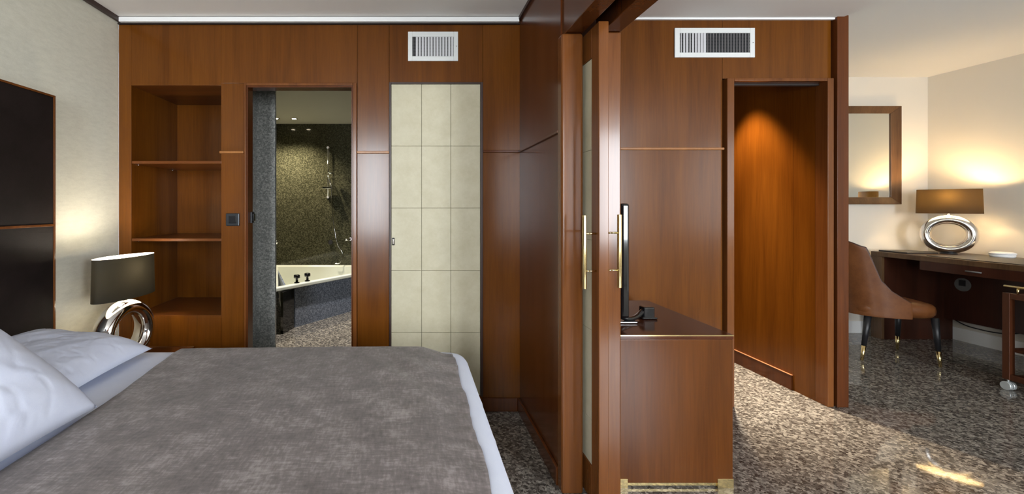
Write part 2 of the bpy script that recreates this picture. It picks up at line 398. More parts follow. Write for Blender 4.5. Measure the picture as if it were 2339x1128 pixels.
for zz in (bz(370), bz(547.5)):
    for yy in (2.86, 3.27): MB().tube((nx0, yy, zz-.014), (nx0+.012, yy, zz-.014), .004, n=10).build('shelf_pin', M['chrome'], t)

# ------------------------------------------------------------------ bathroom doorway
dj = MB()
x0, x1, zt_ = bx(567), bx(803), bz(200)
dj.box(x0-.01, x0, YB-.006, YB+.08, 0, zt_+.01); dj.box(x1, x1+.01, YB-.006, YB+.08, 0, zt_+.01); dj.box(x0, x1, YB-.006, YB+.08, zt_, zt_+.01)
d1 = empty('door_1', ((x0+x1)/2, YB, 0), 'cherry framed doorway opening into the granite bathroom', 'doorway', kind='structure')
dj.build('door_jamb', M['woodpart'], d1)
c = MB(); c.box(bx(559), x0-.01, YB-.014, YB-.0005, 0, bz(190)); c.box(x1+.01, bx(815.5), YB-.014, YB-.0005, 0, bz(190)); c.box(x0-.01, x1+.01, YB-.014, YB-.0005, zt_+.01, bz(190))
c.build('door_casing', M['woodsolid'], d1, bevel=.003)

# cream tiled-look door
d2 = empty('door_2', (bx(995), YB, 0), 'tall cream panel door with fine grid of seams', 'door', kind='structure')
fr = MB(); a0, a1 = bx(889), bx(1103); c0, c1 = bx(893.5), bx(1097.5)
fr.box(a0, c0, YB-.006, YB+.03, .092, bz(188)); fr.box(c1, a1, YB-.006, YB+.03, .092, bz(188)); fr.box(c0, c1, YB-.006, YB+.03, bz(191.5), bz(188))
fr.build('door_frame', M['darktrim'], d2, bevel=.002)
B(c0, c1, YB+.018, YB+.035, .093, bz(192)).build('seam_backing', M['creamseam'], d2)
tl = MB(); cols = [c0, bx(963), bx(1030), c1]; rows = [bz(191.5), bz(333), bz(475), bz(618), bz(760), .094]
for i in range(3):
    for j in range(5):
        tl.box(cols[i]+.0012, cols[i+1]-.0012, YB+.008, YB+.02, rows[j+1]+.0012, rows[j]-.0012)
tl.build('door_panel', M['cream'], d2, bevel=.001)
h_ = MB(); h_.box(bx(895.5), bx(901.5), YB+.002, YB+.009, bz(560), bz(543)); hh = h_.build('door_latch', M['blackgloss'], d2, bevel=.002)
B(bx(897), bx(900), YB-.001, YB+.003, bz(557), bz(546)).build('latch_plate', M['chrome'], d2)

# wall switches
t = empty('light_switch', (bx(532), YB-.006, bz(502)), 'square anthracite rocker switch on the veneer between niche and doorway', 'switch')
B(bx(517), bx(548), YB-.010, YB, bz(516), bz(487)).build('switch_plate', M['anthracite'], t, bevel=.005)
B(bx(524), bx(541), YB-.014, YB-.0095, bz(510), bz(493)).build('rocker', M['blackgloss'], t, bevel=.003)
t = empty('light_switch', (x0+.01, YB+.06, bz(497)), 'small black switch on the left jamb inside the bathroom doorway', 'switch')
B(x0, x0+.012, YB+.03, YB+.078, bz(510), bz(484)).build('switch_plate', M['blackmatte'], t, bevel=.003)
B(x0+.012, x0+.022, YB+.04, YB+.07, bz(506), bz(488)).build('rocker', M['blackgloss'], t, bevel=.003)

# ------------------------------------------------------------------ air vents
def vent(name, label, x0, x1, z0, z1, y, ix0, ix1, iz0, iz1, n, ang, hor):
    t = empty(name, ((x0+x1)/2, y, z0), label, 'vent', group='white air vents on the panelling')
    f = MB(); f.box(x0, ix0, y-.010, y-.0005, z0, z1).box(ix1, x1, y-.010, y-.0005, z0, z1).box(ix0, ix1, y-.010, y-.0005, z0, iz0).box(ix0, ix1, y-.010, y-.0005, iz1, z1)
    f.build('vent_frame', M['alu'], t, bevel=.002)
    B(ix0, ix1, y-.0015, y-.0005, iz0, iz1).build('vent_backing', M['blackmatte'], t)
    l = MB(); p = (ix1-ix0)/n
    for i in range(n):
        cx = ix0+p*(i+.5); an, wd = ang(i)
        dx, dy = math.cos(an)*wd/2*p, math.sin(an)*.004
        cy = y-.009
        v = [(cx-dx, cy+dy), (cx+dx, cy-dy), (cx+dx, cy-dy+.0012), (cx-dx, cy+dy+.0012)]
        l.prism(v, iz0, iz1)
    l.build('louvres', M['slat'], t)
    hq = MB()
    for k in range(hor):
        zz = iz0+(iz1-iz0)*(k+.5)/hor; hq.box(ix0, ix1, y-.004, y-.0025, zz-.003, zz+.003)
    hq.build('rear_louvres', M['anthracite'], t)
    sc = MB(); sc.tube(((x1+ix1)/2+.003, y-.0115, (z0+z1)/2), ((x1+ix1)/2+.003, y-.0095, (z0+z1)/2), .003, n=10).build('screw', M['greyplate'], t)
vent('air_vent', 'smaller white louvred air vent above the cream door', bx(932), bx(1046), bz(140), bz(73.5), YB, bx(942), bx(1036), bz(129.5), bz(85), 14, lambda i: (.5 if i else 1.3, .80 if i else .25), 6)
vent('air_vent', 'wider white air vent left of the open doorway, right slats open', lx(1539.5), lx(1722), lz(132), lz(65), YL, lx(1551), lx(1711), lz(121), lz(76.5), 24, lambda i: ((.5, [.35, .6, .75, .35, .65, .6, .8, .8, .85][i]) if i < 9 else (1.3, .22)), 6)

# ------------------------------------------------------------------ sliding door
dx0, dx1, dy0 = .785, .827, 1.85
d3 = empty('door_3', ((dx0+dx1)/2, dy0, 0), 'cherry sliding door with cream inset, half out of its pocket', 'door', kind='structure')
st = .075
fr = MB(); fr.box(dx0, dx1, dy0, dy0+st, .012, 2.075); fr.box(dx0, dx1, 2.70, 2.78, .012, 2.075)
fr.box(dx0, dx1, dy0+st, 2.70, 1.945, 2.075); fr.box(dx0, dx1, dy0+st, 2.70, .012, .165)
fr.build('door_frame', M['woodsolid'], d3, bevel=.003)
B(dx0+.008, dx1-.008, dy0+st, 2.70, .165, 1.945).build('seam_backing', M['creamseam'], d3)
tl = MB()
for side in (0, 1):
    xx = (dx0+.004, dx0+.009) if side == 0 else (dx1-.009, dx1-.004)
    zs = [.166, .36, .755, 1.15, 1.545, 1.944]; ys = [dy0+st, 2.11, 2.30, 2.50, 2.70]
    for i in range(4):
        for j in range(5): tl.box(xx[0], xx[1], ys[i]+.001, ys[i+1]-.001, zs[j]+.001, zs[j+1]-.001)
tl.build('door_panel', M['cream'], d3)
def bar_handle(parent, x, y, z0, z1, face, r=.0055):
    hd = MB().tube((x, y, z0), (x, y, z1), r*1.0, n=20).build('handle', M['brass'], parent, bevel=.001)
    for zz in (z0+(z1-z0)*.24, z0+(z1-z0)*.75):
        MB().tube((x, y, zz), (face, y, zz), .0042, n=14).build('handle_mount', M['brass'], parent)
    return hd
bar_handle(d3, .735, 1.875, .948, 1.260, dx0, .0095)
bar_handle(d3, .884, 1.875, .952, 1.263, dx1, .0095)

# ------------------------------------------------------------------ living side back wall, doorway and vestibule
wl = MB(); ztl = 2.512
def pl(a, b_, z0, z1): wl.box(a+.0012, b_-.0012, YL, YL+.03, z0+.001, z1-.001)
pl(.93, lx(1650), 0, lz(340)); pl(.93, lx(1650), lz(340), ztl)
pl(lx(1650), lx(1898), lz(180), ztl)
struct(wl.build('wall_back_living', M['wood']), 'cherry veneer wall behind the console and round the open doorway', 'wall')
bk = MB(); bk.box(.93, lx(1660), YL+.03, YL+.06, 0, 2.6); bk.box(lx(1660), lx(1890), YL+.03, YL+.06, lz(192), 2.6)
struct(bk.build('wall_back_living_core', M['seam']))
trimbar('trim_13', .94, lx(1651), lz(340), y=YL)
d4 = empty('door_4', (lx(1775), YL, 0), 'cherry framed doorway to the dim entrance passage', 'doorway', kind='structure')
c = MB(); c.box(lx(1654), lx(1670), YL-.03, YL+.06, 0, lz(181)).box(lx(1881), lx(1895), YL-.03, YL+.06, 0, lz(181)).box(lx(1670), lx(1881), YL-.03, YL+.06, lz(188), lz(181))
c.build('door_casing', M['woodsolid'], d4, bevel=.003)
# wood leaf standing open behind the left jamb, with a bar handle at its near edge
B(lx(1654)-.03, lx(1654)+.012, YL+.075, YL+.80, .01, 2.09).build('door_leaf', M['wood'], d4)
bar_handle(d4, lx(1677)+.035, YL+.12, lz(580), lz(472), lx(1654)+.012, .008)
# wall end post
struct(B(lx(1901), lx(1927), YL-.035, YL+.10, 0, 2.53).build('trim_14', M['woodpart'], bevel=.003), 'full height cherry post at the end of the wall', 'post')
struct(B(lx(1895)+.001, lx(1901)-.001, YL+.01, YL+.10, 0, 2.53).build('trim_15', M['seam']))
vx = 2.69
v = MB(); v.box(vx, 2.745, YL+.062, 3.11, 0, 2.45); v.box(vx, 2.745, 3.112, 4.60, 0, 2.45)
struct(v.build('wall_passage_right', M['wood']), 'cherry wall of the passage lit by an orange glow', 'wall')
struct(B(2.745, 2.81, YL+.10, 4.60, 0, 2.7).build('wall_passage_outer', M['white']))
struct(B(vx-.012, vx-.0005, 3.112, 4.53, 0, .104).build('baseboard_passage', M['woodpart']))
struct(B(vx-.014, vx-.0005, 3.112, 4.53, .104, .1068).build('trim_16', M['copper']))
struct(B(.93, 2.745, 4.53, 4.6, 0, 2.5).build('wall_passage_end', M['wood']))
struct(B(1.0, 1.05, YL+.06, 4.53, 0, 2.5).build('wall_passage_left', M['wood']))
struct(B(1.0, 2.745, YL+.06, 4.6, 2.42, 2.47).build('ceiling_passage', M['bathceil']))
t = empty('downlight', (2.42, 3.50, 2.405), 'recessed downlight in the passage ceiling', 'downlight')
MB().lathe([(.032, -.002), (.045, -.004), (.048, .012), (.03, .012)], (2.42, 3.5, 2.408)).build('trim_ring', M['chrome'], t)
MB().lathe([(0, 0), (.03, 0), (.03, .01), (0, .01)], (2.42, 3.5, 2.408)).build('lens', M['lampglow'], t)
spot('passage_downlight', (2.42, 3.50, 2.39), (2.48, 3.36, 0), 110, (1, .74, .46), 72, .6, .03)
spot('passage_downlight', (2.46, 3.46, 2.39), (2.20, 3.24, 0), 330, (1, .90, .74), 48, 1.0, .03)

# living room walls
struct(B(2.81, 5.42, 4.53, 4.62, 0, 2.7).build('wall_far', M['white']), 'white wall behind the mirror', 'wall')
struct(B(5.30, 5.42, -3.05, 4.53, 0, 2.7).build('wall_right', M['white']), 'white wall behind the desk', 'wall')
struct(B(2.82, 5.29, 4.515, 4.53, 0, .12).build('baseboard_far', M['lip']))
struct(B(5.285, 5.30, -2.99, 4.515, 0, .12).build('baseboard_right', M['lip']))

# ------------------------------------------------------------------ bathroom
struct(B(-2.0, -.25, 6.20, 6.28, 0, 2.5).build('wall_bath_back', M['granitewall']), 'dark green grey granite wall above the bathtub', 'wall')
struct(B(-2.08, -2.0, 3.40, 6.28, 0, 2.5).build('wall_bath_left', M['granitewall']))
struct(B(-.30, -.22, 2.9, 6.28, 0, 2.5).build('wall_bath_right', M['granitewall']))
struct(B(-2.0, nx1-.03, 3.37, 3.42, 0, 2.5).build('wall_bath_front', M['granitewall']))
struct(B(nx1+.019, -1.037, 3.352, 3.385, 0, 2.45).build('wall_bath_pier', M['granite']), 'grey granite pier just inside the bathroom doorway', 'wall')
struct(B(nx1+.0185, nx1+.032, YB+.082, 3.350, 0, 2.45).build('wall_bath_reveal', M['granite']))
struct(B(bx(505)+.034, -.22, YB+.08, YB+.10, bz(195), 2.5).build('wall_bath_lintel', M['bathceil']))
struct(B(-.37, -.30, YB+.085, 2.95, 0, 2.5).build('wall_bath_return', M['granitewall']))
struct(B(-1.2, -.25, YB+.08, 3.01, 2.45, 2.5).build('ceiling_bath_edge', M['bathceil']))

tub = empty('bathtub', (-1.1, 5.4, 0), 'white corner bathtub with grey granite apron under the shower', 'bathtub')
out = [(-1.40, 4.42), (-.60, 5.56), (-.34, 5.86), (-.34, 6.19), (-1.94, 6.19)]
def inset(poly, d):
    n = len(poly); res = []
    for i in range(n):
        p0, p1, p2 = [Vector(poly[(i+k) % n]) for k in (-1, 0, 1)]
        a_, b_ = (p1-p0).normalized(), (p2-p1).normalized()
        n1, n2 = Vector((-a_.y, a_.x)), Vector((-b_.y, b_.x))
        q = n1+n2; q = q/(1+n1.dot(n2)); res.append(tuple(p1+q*d))
    return res
tb = MB(); lv = [(inset(out, .025), .425), (out, .430), (out, .462), (inset(out, .012), .472), (inset(out, .045), .472), (inset(out, .06), .455), (inset(out, .10), .13), (inset(out, .20), .08)]
rings = [[tb.bm.verts.new((x, y, z)) for x, y in p] for p, z in lv]
for a_, b_ in zip(rings, rings[1:]):
    for i in range(5): tb.bm.faces.new((a_[i], a_[(i+1) % 5], b_[(i+1) % 5], b_[i]))
tb.bm.faces.new(rings[-1])
tb.build('tub_basin', M['acrylic'], tub, bevel=.006)
ap = MB(); aout = [(-1.36, 4.74), (-1.244, 4.72), (-.62, 5.62), (-.36, 5.92), (-.36, 6.18), (-1.90, 6.18)]; ain = inset(aout, .02)
for i in range(6):
    j = (i+1) % 6; ap.prism([aout[i], aout[j], ain[j], ain[i]], 0, .424)
ap.build('apron', M['granitedaylit'], tub)
MB().prism([(-1.335, 4.50), (-1.300, 4.47), (-1.252, 4.70), (-1.350, 4.735)], 0, .423).build('apron_return', M['blackgloss'], tub)
for i, (kx, ky) in enumerate(((-1.232, 4.74), (-1.146, 4.855))):
    k = MB().lathe([(0, 0), (.030, 0), (.030, .008), (.014, .012), (.014, .05), (.034, .054), (.034, .082), (.028, .088), (0, .088)], (kx, ky, .472), n=8)
    k.build('tap_knob', M['blackgloss'], tub)
def sh(px, py, d=6.17): return ((px-940)*d/F, d, CZ+(470-py)*d/F)
t = empty('hand_shower', sh(750, 600), 'chrome hand shower on a slide rail above the bathtub', 'shower')
t.location = Vector(sh(750, 450))
MB().tube(sh(749, 337, 6.14), sh(749, 452, 6.14), .009).build('slide_rail', M['chrome'], t)
for py in (337, 450): MB().tube(sh(749, py, 6.14), sh(749, py, 6.199), .018).build('rail_mount', M['chrome'], t)
MB().tube(sh(748, 398, 6.10), sh(757, 425, 6.10), .012, .010).build('shower_handle', M['chrome'], t)
MB().lathe([(0, -.01), (.04, -.01), (.046, .005), (.02, .02), (0, .02)], sh(754, 396, 6.06)).build('shower_head', M['chrome'], t)
MB().box(sh(740, 0)[0], sh(760, 0)[0], 6.06, 6.15, sh(0, 431)[2], sh(0, 427)[2]).build('soap_tray', M['chrome'], t, bevel=.004)
def cr(P, k=8):
    P = [P[0]]+P+[P[-1]]; o_ = []
    for i in range(1, len(P)-2):
        p0, p1, p2, p3 = [Vector(q) for q in P[i-1:i+3]]
        for j in range(k):
            s_ = j/k; o_.append(.5*((2*p1)+(p2-p0)*s_+(2*p0-5*p1+4*p2-p3)*s_**2+(3*p1-p0-3*p2+p3)*s_**3))
    o_.append(Vector(P[-2])); return o_
MB().path(cr([sh(757, 425, 6.10), sh(758, 470, 6.13), sh(762, 510, 6.15), sh(770, 555, 6.15), sh(783, 580, 6.15), sh(776, 600, 6.10), sh(765, 602, 6.10)]), .006).build('hose', M['chrome'], t)
t = MB().tube(sh(755, 553, 6.15), sh(755, 553, 6.199), .034).build('bath_valve', M['blackgloss'], bevel=.004); tag(t, 'round black bath valve on the granite wall under the shower', 'valve')
t = MB().tube(sh(788, 548, 6.05), sh(800, 546, 6.10), .014).tube(sh(800, 546, 6.10), sh(800, 546, 6.2), .022).build('bath_spout', M['chrome']); tag(t, 'chrome wall spout over the bathtub rim beside the doorway jamb', 'spout')
t = MB().lathe([(0, -.03), (.022, -.026), (.03, 0), (.022, .026), (0, .03)], sh(631, 553, 6.12)).tube(sh(631, 553, 6.12), sh(631, 553, 6.2), .012).build('robe_hook', M['chrome']); tag(t, 'round chrome wall knob beside the granite pier', 'hook')
for i, (px, py) in enumerate(((672, 270), (630.5, 269.5))):
    d = 1.15*F/(470-py); xx = (px-940)*d/F
    t = empty('downlight', (xx, d, 2.44), ('small recessed bathroom ceiling downlight, the right of the two', 'small recessed bathroom downlight half hidden by the granite pier')[i], 'downlight', group='bathroom ceiling downlights')
    MB().lathe([(.028, -.002), (.042, -.004), (.045, .006), (.028, .006)], (xx, d, 2.443)).build('trim_ring', M['chrome'], t)
    MB().lathe([(0, 0), (.028, 0), (.028, .005), (0, .005)], (xx, d, 2.442)).build('lens', M['lampglow'], t)
    spot('bathroom_downlight_and_fill', (xx, d, 2.425), (xx, d, 0), 60, (1, .88, .66), 120, .8, .03)
spot('bathroom_downlight_and_fill', (-.85, 4.55, 2.42), (-.85, 4.75, 0), 135, (1, .94, .86), 72, .7, .03)  # added fill spot with no fixture, brightens the tub apron

# ------------------------------------------------------------------ headboard
hb = empty('headboard', (-1.83, 1.3, 0), 'tall black leather headboard panel edged in cherry on the left wall', 'headboard')
B(-1.857, -1.803, .25, 2.222, .25, 1.846).build('leather_panel', M['leatherblack'], hb, bevel=.003)
e = MB(); e.box(-1.857, -1.799, .25, 2.222, 1.846, 1.856).box(-1.857, -1.799, 2.222, 2.232, .25, 1.856).box(-1.8035, -1.797, .25, 2.222, 1.197, 1.209)
e.build('wood_edging', M['woodsolid'], hb, bevel=.002)

# ------------------------------------------------------------------ bed
FBY = 2.165     # far side of the bed
bed = empty('bed', (-.8, 1.35, 0), 'wide double bed with white sheet in the foreground', 'bed')
B(-1.78, .20, .48, 2.08, .06, .30).build('bed_base', M['leatherblack'], bed, bevel=.02)
lg = [(-1.70, .56), (-1.70, 2.0), (.12, .56), (.12, 2.0)]
for a_, b_ in lg: MB().tube((a_, b_, 0), (a_, b_, .07), .025).build('bed_leg', M['blackmatte'], bed)
def ss(a_, b_, x): q = min(1, max(0, (x-a_)/(b_-a_))); return q*q*(3-2*q)
# mattress wrapped in a sheet: rounded box falling over the foot
def matt(u, v_):
    # u along perimeter across x (from head to floor at foot), v across y
    cx, cy = -.757, 1.30; hx, hy = 1.022, .865
    return None
mm = MB()
xs0, xs1, ys0, ys1, top, bot = -1.79, .266, .44, FBY, .598, .16
def sheetpt(u, v_):
    # superellipse-like shell: u,v in [0,1] mapped with skirts
    def prof(s_, lo, hi, rr):
        # s 0..1 -> (pos, drop); first and last 18 % fall down the sides
        k = .16
        if s_ < k: q = s_/k; 
        elif s_ > 1-k: q = (1-s_)/k
        else: return lo+rr+(hi-lo-2*rr)*(s_-k)/(1-2*k), 0.0
        # q 1 at top edge, 0 at hem : quarter round then drop
        if q > .5:
            an = (1-q)/.5*math.pi/2; off = rr-rr*math.sin(an); dr = rr*(1-math.cos(an))
        else: off = 0; dr = rr+(top-bot-rr)*(1-q/.5)
        return (lo+off if s_ < k else hi-off), dr
    x, d1_ = prof(u, xs0, xs1, .055); y, d2_ = prof(v_, ys0, ys1, .06)
    z = top-min(top-bot, math.hypot(d1_, d2_) if max(d1_, d2_) < .06 else max(d1_, d2_))
    # round the vertical corners
    ex = max(0, abs(x-(xs0+xs1)/2)-((xs1-xs0)/2-.10)); ey = max(0, abs(y-(ys0+ys1)/2)-((ys1-ys0)/2-.10))
    if ex > 0 and ey > 0:
        L = math.hypot(ex, ey)
        mxx = max(ex, ey); f_ = mxx/L; sx = 1 if x > 0-.76 else -1; sy = 1 if y > 1.3 else -1
        x -= sx*ex*(1-f_); y -= sy*ey*(1-f_)
    n_ = noise.noise(Vector((x*3, y*3, z*3)))*.004
    if z < top-.05: x += (.006*math.sin(y*23)+n_) if x > 0 else 0
    return Vector((x, y, z+n_*.5))
mm.grid(sheetpt, 90, 80)
mm.build('fitted_sheet', M['sheet'], bed, smooth=True)

# ------------------------------------------------------------------ bedspread
cv = MB()
def cover(u, v_):
    xl = -1.112; xr = .196
    L = FBY+.014-.40
    s_ = v_*2.45       # metres of cloth across, starting at the far hem
    drop = .42; rr = .055
    yf = FBY+.012
    if s_ < drop: y = yf; z = .606-rr-(drop-s_)
    elif s_ < drop+rr*1.57:
        an = (s_-drop)/(rr*1.57)*math.pi/2; y = yf-rr*(1-math.cos(an)); z = .606-rr+rr*math.sin(an)
    else: y = yf-rr-(s_-drop-rr*1.57); z = .606
    near = .425
    if y < near+rr:
        q = (near+rr-y)
        if q < rr*1.57: an = q/rr; y = near+rr-rr*math.sin(an); z = .606-rr*(1-math.cos(an))
        else: y = near; z = .606-rr-(q-rr*1.57)
    xs_ = -1.075-.037*ss(1.5, 2.1, y)
    x = xs_+(xr-xs_)*u
    # fullness: a gentle swell towards the foot that falls away at the hem
    sw = .014*ss(-1.0, -.15, x)*(1-ss(.03, .20, x)*1.25)
    corner = ss(.02, .2, x)*ss(2.0, 2.17, y)*.022
    if z > .5: z += sw-corner
    p = Vector((x*2.1, y*2.1, 0)); wr = noise.noise(p)*.008+noise.noise(p*3.1)*.0035+noise.noise(p*7)*.0012
    # diagonal creases near the far foot corner
    cr_ = (x-.0)*.45+(y-1.75)*.9
    crease = .006*math.exp(-((x+.02)/.18)**2-((y-1.82)/.2)**2)*math.sin((x*.85+y*.5)*48)
    # puckers along the foot hem
    pk = .0035*math.sin(y*58+2*math.sin(y*9))*ss(.08, .19, x)
    z += max(wr+crease+pk, -.004) if z > .5 else 0
    x += .004*math.sin(y*17)*(u if u > .9 else 0)
    if z < .55: y += .008*math.sin(x*14)*(1 if y > 1.3 else -1)+.008*(1 if y > 1.3 else -1)
    return Vector((x, y, z))
cv.grid(cover, 120, 200)
o = cv.build('bedspread', M['velvet'], smooth=True)
so = o.modifiers.new('thick', 'SOLIDIFY'); so.thickness = .005; so.offset = 1
tag(o, 'mottled taupe velvet bedspread lying over the bed', 'bedspread')

# ------------------------------------------------------------------ pillows
def pillow(name, label, origin, ang, wy, wl_, up, seed, skew=0):
    """origin: front bottom edge centre; slab of width wy along y and length wl_ up the slope"""
    pm = MB(); NU = 64; NV = 72
    off = Vector((seed*3.1, seed*1.7, 0))
    def shp(i, j, side):
        u = -1+2*i/(NU-1); v_ = -1+2*j/(NV-1)
        # pointed corners: edges curve slightly inwards between corners
        uu = u*(1-.045*(1-v_*v_)); vv = v_*(1-.05*(1-u*u))
        e_ = max(0, (1-u**4))*max(0, (1-v_**4)); th = e_**.62
        s_ = (uu+1)/2*wl_; yy = vv*wy/2
        p = Vector((u*2.0, v_*2.2, 0))+off
        # creases fan out from the corners and hem
        w1 = noise.noise(p*.5)*.016+noise.noise(Vector((u*2.6+v_*1.4, v_*1.1-u*.6, seed)))*.009+noise.noise(Vector((u*7+v_*3.5, v_*1.6-u*1.4, seed+2)))*.0045
        r_ = abs(noise.noise(Vector((u*1.5-v_*2.2, v_*1.5+u*1.4, seed+5))*1.9)); w1 -= .006*max(0, 1-r_*14)
        w1 *= .62
        if side > 0: hgt = up*th+w1*min(1, th*1.6)
        else: hgt = -.022*th
        x = -s_*math.cos(ang); z = s_*math.sin(ang)
        # sag: top bends flatter against the headboard
        return Vector((x+math.sin(ang)*hgt, yy+skew*s_, z+math.cos(ang)*hgt))
    Vt = [[None]*NV for _ in range(NU)]; Vb = [[None]*NV for _ in range(NU)]
    for i in range(NU):
        for j in range(NV):
            Vt[i][j] = pm.bm.verts.new(shp(i, j, 1))
            Vb[i][j] = Vt[i][j] if i in (0, NU-1) or j in (0, NV-1) else pm.bm.verts.new(shp(i, j, -1))
    for i in range(NU-1):
        for j in range(NV-1):
            pm.bm.faces.new((Vt[i][j], Vt[i+1][j], Vt[i+1][j+1], Vt[i][j+1]))
            pm.bm.faces.new((Vb[i][j], Vb[i][j+1], Vb[i+1][j+1], Vb[i+1][j]))
    o = pm.build(name, M['linen'], smooth=True); o.location = origin
    tag(o, label, 'pillow', group='white bed pillows'); return o
pillow('pillow', 'nearer white pillow propped steeply against the headboard', (-1.045, 1.10, .632), R(35), .74, .70, .125, 1, 0)
pillow('pillow', 'farther white pillow lying low beside the bedside lamp', (-1.215, 1.79, .632), R(7), .56, .54, .085, 4, 0)

# ------------------------------------------------------------------ nightstand
ns = empty('nightstand', (-1.61, 2.50, 0), 'low cherry bedside table in the corner behind the bed', 'nightstand')
nzt = .412
B(-1.85, -1.372, 2.24, 2.784, nzt-.025, nzt).build('table_top', M['woodh'], ns, bevel=.002)
B(-1.85, -1.372, 2.785, 2.788, nzt-.012, nzt+.003).build('brass_edge', M['brass'], ns)
b2 = MB(); b2.box(-1.84, -1.82, 2.26, 2.77, .06, nzt-.025).box(-1.40, -1.38, 2.26, 2.77, .06, nzt-.025).box(-1.82, -1.40, 2.75, 2.77, .06, nzt-.025).box(-1.82, -1.40, 2.26, 2.75, .06, .08)
b2.build('cabinet_body', M['woodpart'], ns)
B(-1.82, -1.40, 2.245, 2.262, .215, nzt-.03).build('drawer_front', M['wood'], ns, bevel=.002)
for a_, b_ in ((-1.82, 2.28), (-1.40, 2.28), (-1.82, 2.75), (-1.40, 2.75)): MB().tube((a_, b_, 0), (a_, b_, .06), .015).build('leg', M['blackmatte'], ns)

# ------------------------------------------------------------------ ring lamps (local: long axis along x)
def make_lamp(loc, rz, label, bright, color, shade='shade'):
    t = empty('table_lamp', loc, label, 'lamp', rz=rz, group='silver ring table lamps')
    MB().lathe([(0, 0), (.055, 0), (.055, .008), (.03, .014), (0, .016)]).build('foot', M['blackmatte'], t, local=True)
    rg = MB(); cx, cz = .142, .138
    def ring(u, v_):
        a_ = 2*math.pi*u; b_ = 2*math.pi*v_
        rr = .041; ry = .060
        px, pz = cx*math.cos(a_), cz*math.sin(a_)
        nn = Vector((math.cos(a_)/cx, 0, math.sin(a_)/cz)).normalized()
        p = Vector((px, 0, pz+.008+cz+rr-.004))+nn*rr*math.cos(b_)+Vector((0, ry*math.sin(b_), 0))
        return p
    rg.grid(ring, 72, 28, True, True)
    rg.build('ring_base', M['silver'], t, local=True, smooth=True)
    MB().tube((0, 0, .352), (0, 0, .40), .009).lathe([(0, .40), (.018, .40), (.018, .44), (.012, .45), (0, .45)]).build('neck', M['chrome'], t, local=True)
    sh_ = MB(); a1_, b1_ = .205, .078
    def sp(u, v_):
        an = 2*math.pi*u; k = 1-.03*v_
        return Vector((a1_*k*math.cos(an), b1_*k*math.sin(an), .378+.228*v_))
    sh_.grid(sp, 72, 8, True, False)
    o_ = sh_.build('lamp_shade', M[shade], t, local=True, recalc=False, smooth=True)
    fr_ = MB().tube((-.198, 0, .44), (.198, 0, .44), .002, n=8).tube((0, -.075, .44), (0, .075, .44), .002, n=8)
    fr_.build('shade_frame', M['chrome'], t, local=True)
    MB().lathe([(0, .45), (.012, .452), (.016, .465), (.024, .487), (.024, .503), (.014, .518), (0, .522)]).build('bulb', M['bulb'], t, local=True)
    l = bpy.data.lights.new('lamp_light', 'POINT'); l.energy = bright; l.color = color; l.shadow_soft_size = .026
    lo = bpy.data.objects.new('lamp_light', l); COL.objects.link(lo); lo.parent = t; lo.location = (0, 0, .545)
    return t
make_lamp((-1.607, 2.475, nzt+.0005), math.atan2(.36, .065), 'silver ring lamp with dark oval shade on the nightstand', 3.2, (1, .92, .80))
make_lamp((5.05, 4.15, .850), math.atan2(.77, -.64), 'silver ring lamp with wide dark shade on the writing desk', 7.5, (1, .69, .34), 'shadewarm')

# ------------------------------------------------------------------ console and television
cn = empty('console_cabinet', (1.22, 2.4, 0), 'low cherry console cabinet with brass corner feet beside the sliding door', 'cabinet')
cy0, cy1, cx0, cx1, cz1 = 2.035, 2.775, .945, 1.482, .706
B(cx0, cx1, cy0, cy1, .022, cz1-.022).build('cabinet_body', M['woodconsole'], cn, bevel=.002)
B(cx0, cx1+.002, cy0-.002, cy1, cz1-.021, cz1).build('cabinet_top', M['woodtop'], cn, bevel=.002)
B(cx0, cx1+.002, cy0-.004, cy0-.001, cz1-.006, cz1-.001).build('brass_edge', M['brass'], cn)
B(cx0+.01, cx1-.01, cy0+.004, cy1-.02, .008, .0215).build('plinth', M['brass'], cn)
for a_, b_ in ((cx0, cx0+.05), (cx1-.072, cx1)):
    for y0_, y1_ in ((cy0-.003, cy0+.04), (cy1-.04, cy1)):
        B(a_, b_+.002, y0_, y1_, 0, .042).build('corner_foot', M['brass'], cn, bevel=.001)
cz1 += .0008
tv = empty('television', (1.05, 2.45, cz1), 'thin black television seen edge on, standing on the console', 'television')
B(1.032, 1.074, 2.17, 2.80, .745, 1.312).build('tv_housing', M['blackgloss'], tv, bevel=.012)
B(1.0305, 1.033, 2.19, 2.78, .775, 1.292).build('tv_screen', M['blackgloss'], tv)
fs = MB(); fs.path(cr([(1.06, 2.24, cz1+.034), (1.11, 2.25, cz1+.016), (1.18, 2.30, cz1+.020), (1.23, 2.335, cz1+.045)]), .013)
fs.build('tv_stand', M['blackgloss'], tv)
B(.99, 1.14, 2.22, 2.75, cz1, cz1+.010).build('stand_plate', M['blackgloss'], tv, bevel=.004)
B(1.035, 1.07, 2.45, 2.53, cz1+.008, .75).build('stand_neck', M['blackgloss'], tv)
fb_ = MB(); fb_.box(1.215, 1.275, 2.31, 2.36, cz1+.002, cz1+.062).box(1.205, 1.285, 2.30, 2.37, cz1, cz1+.012); fb_.build('stand_foot', M['blackgloss'], tv, bevel=.006)

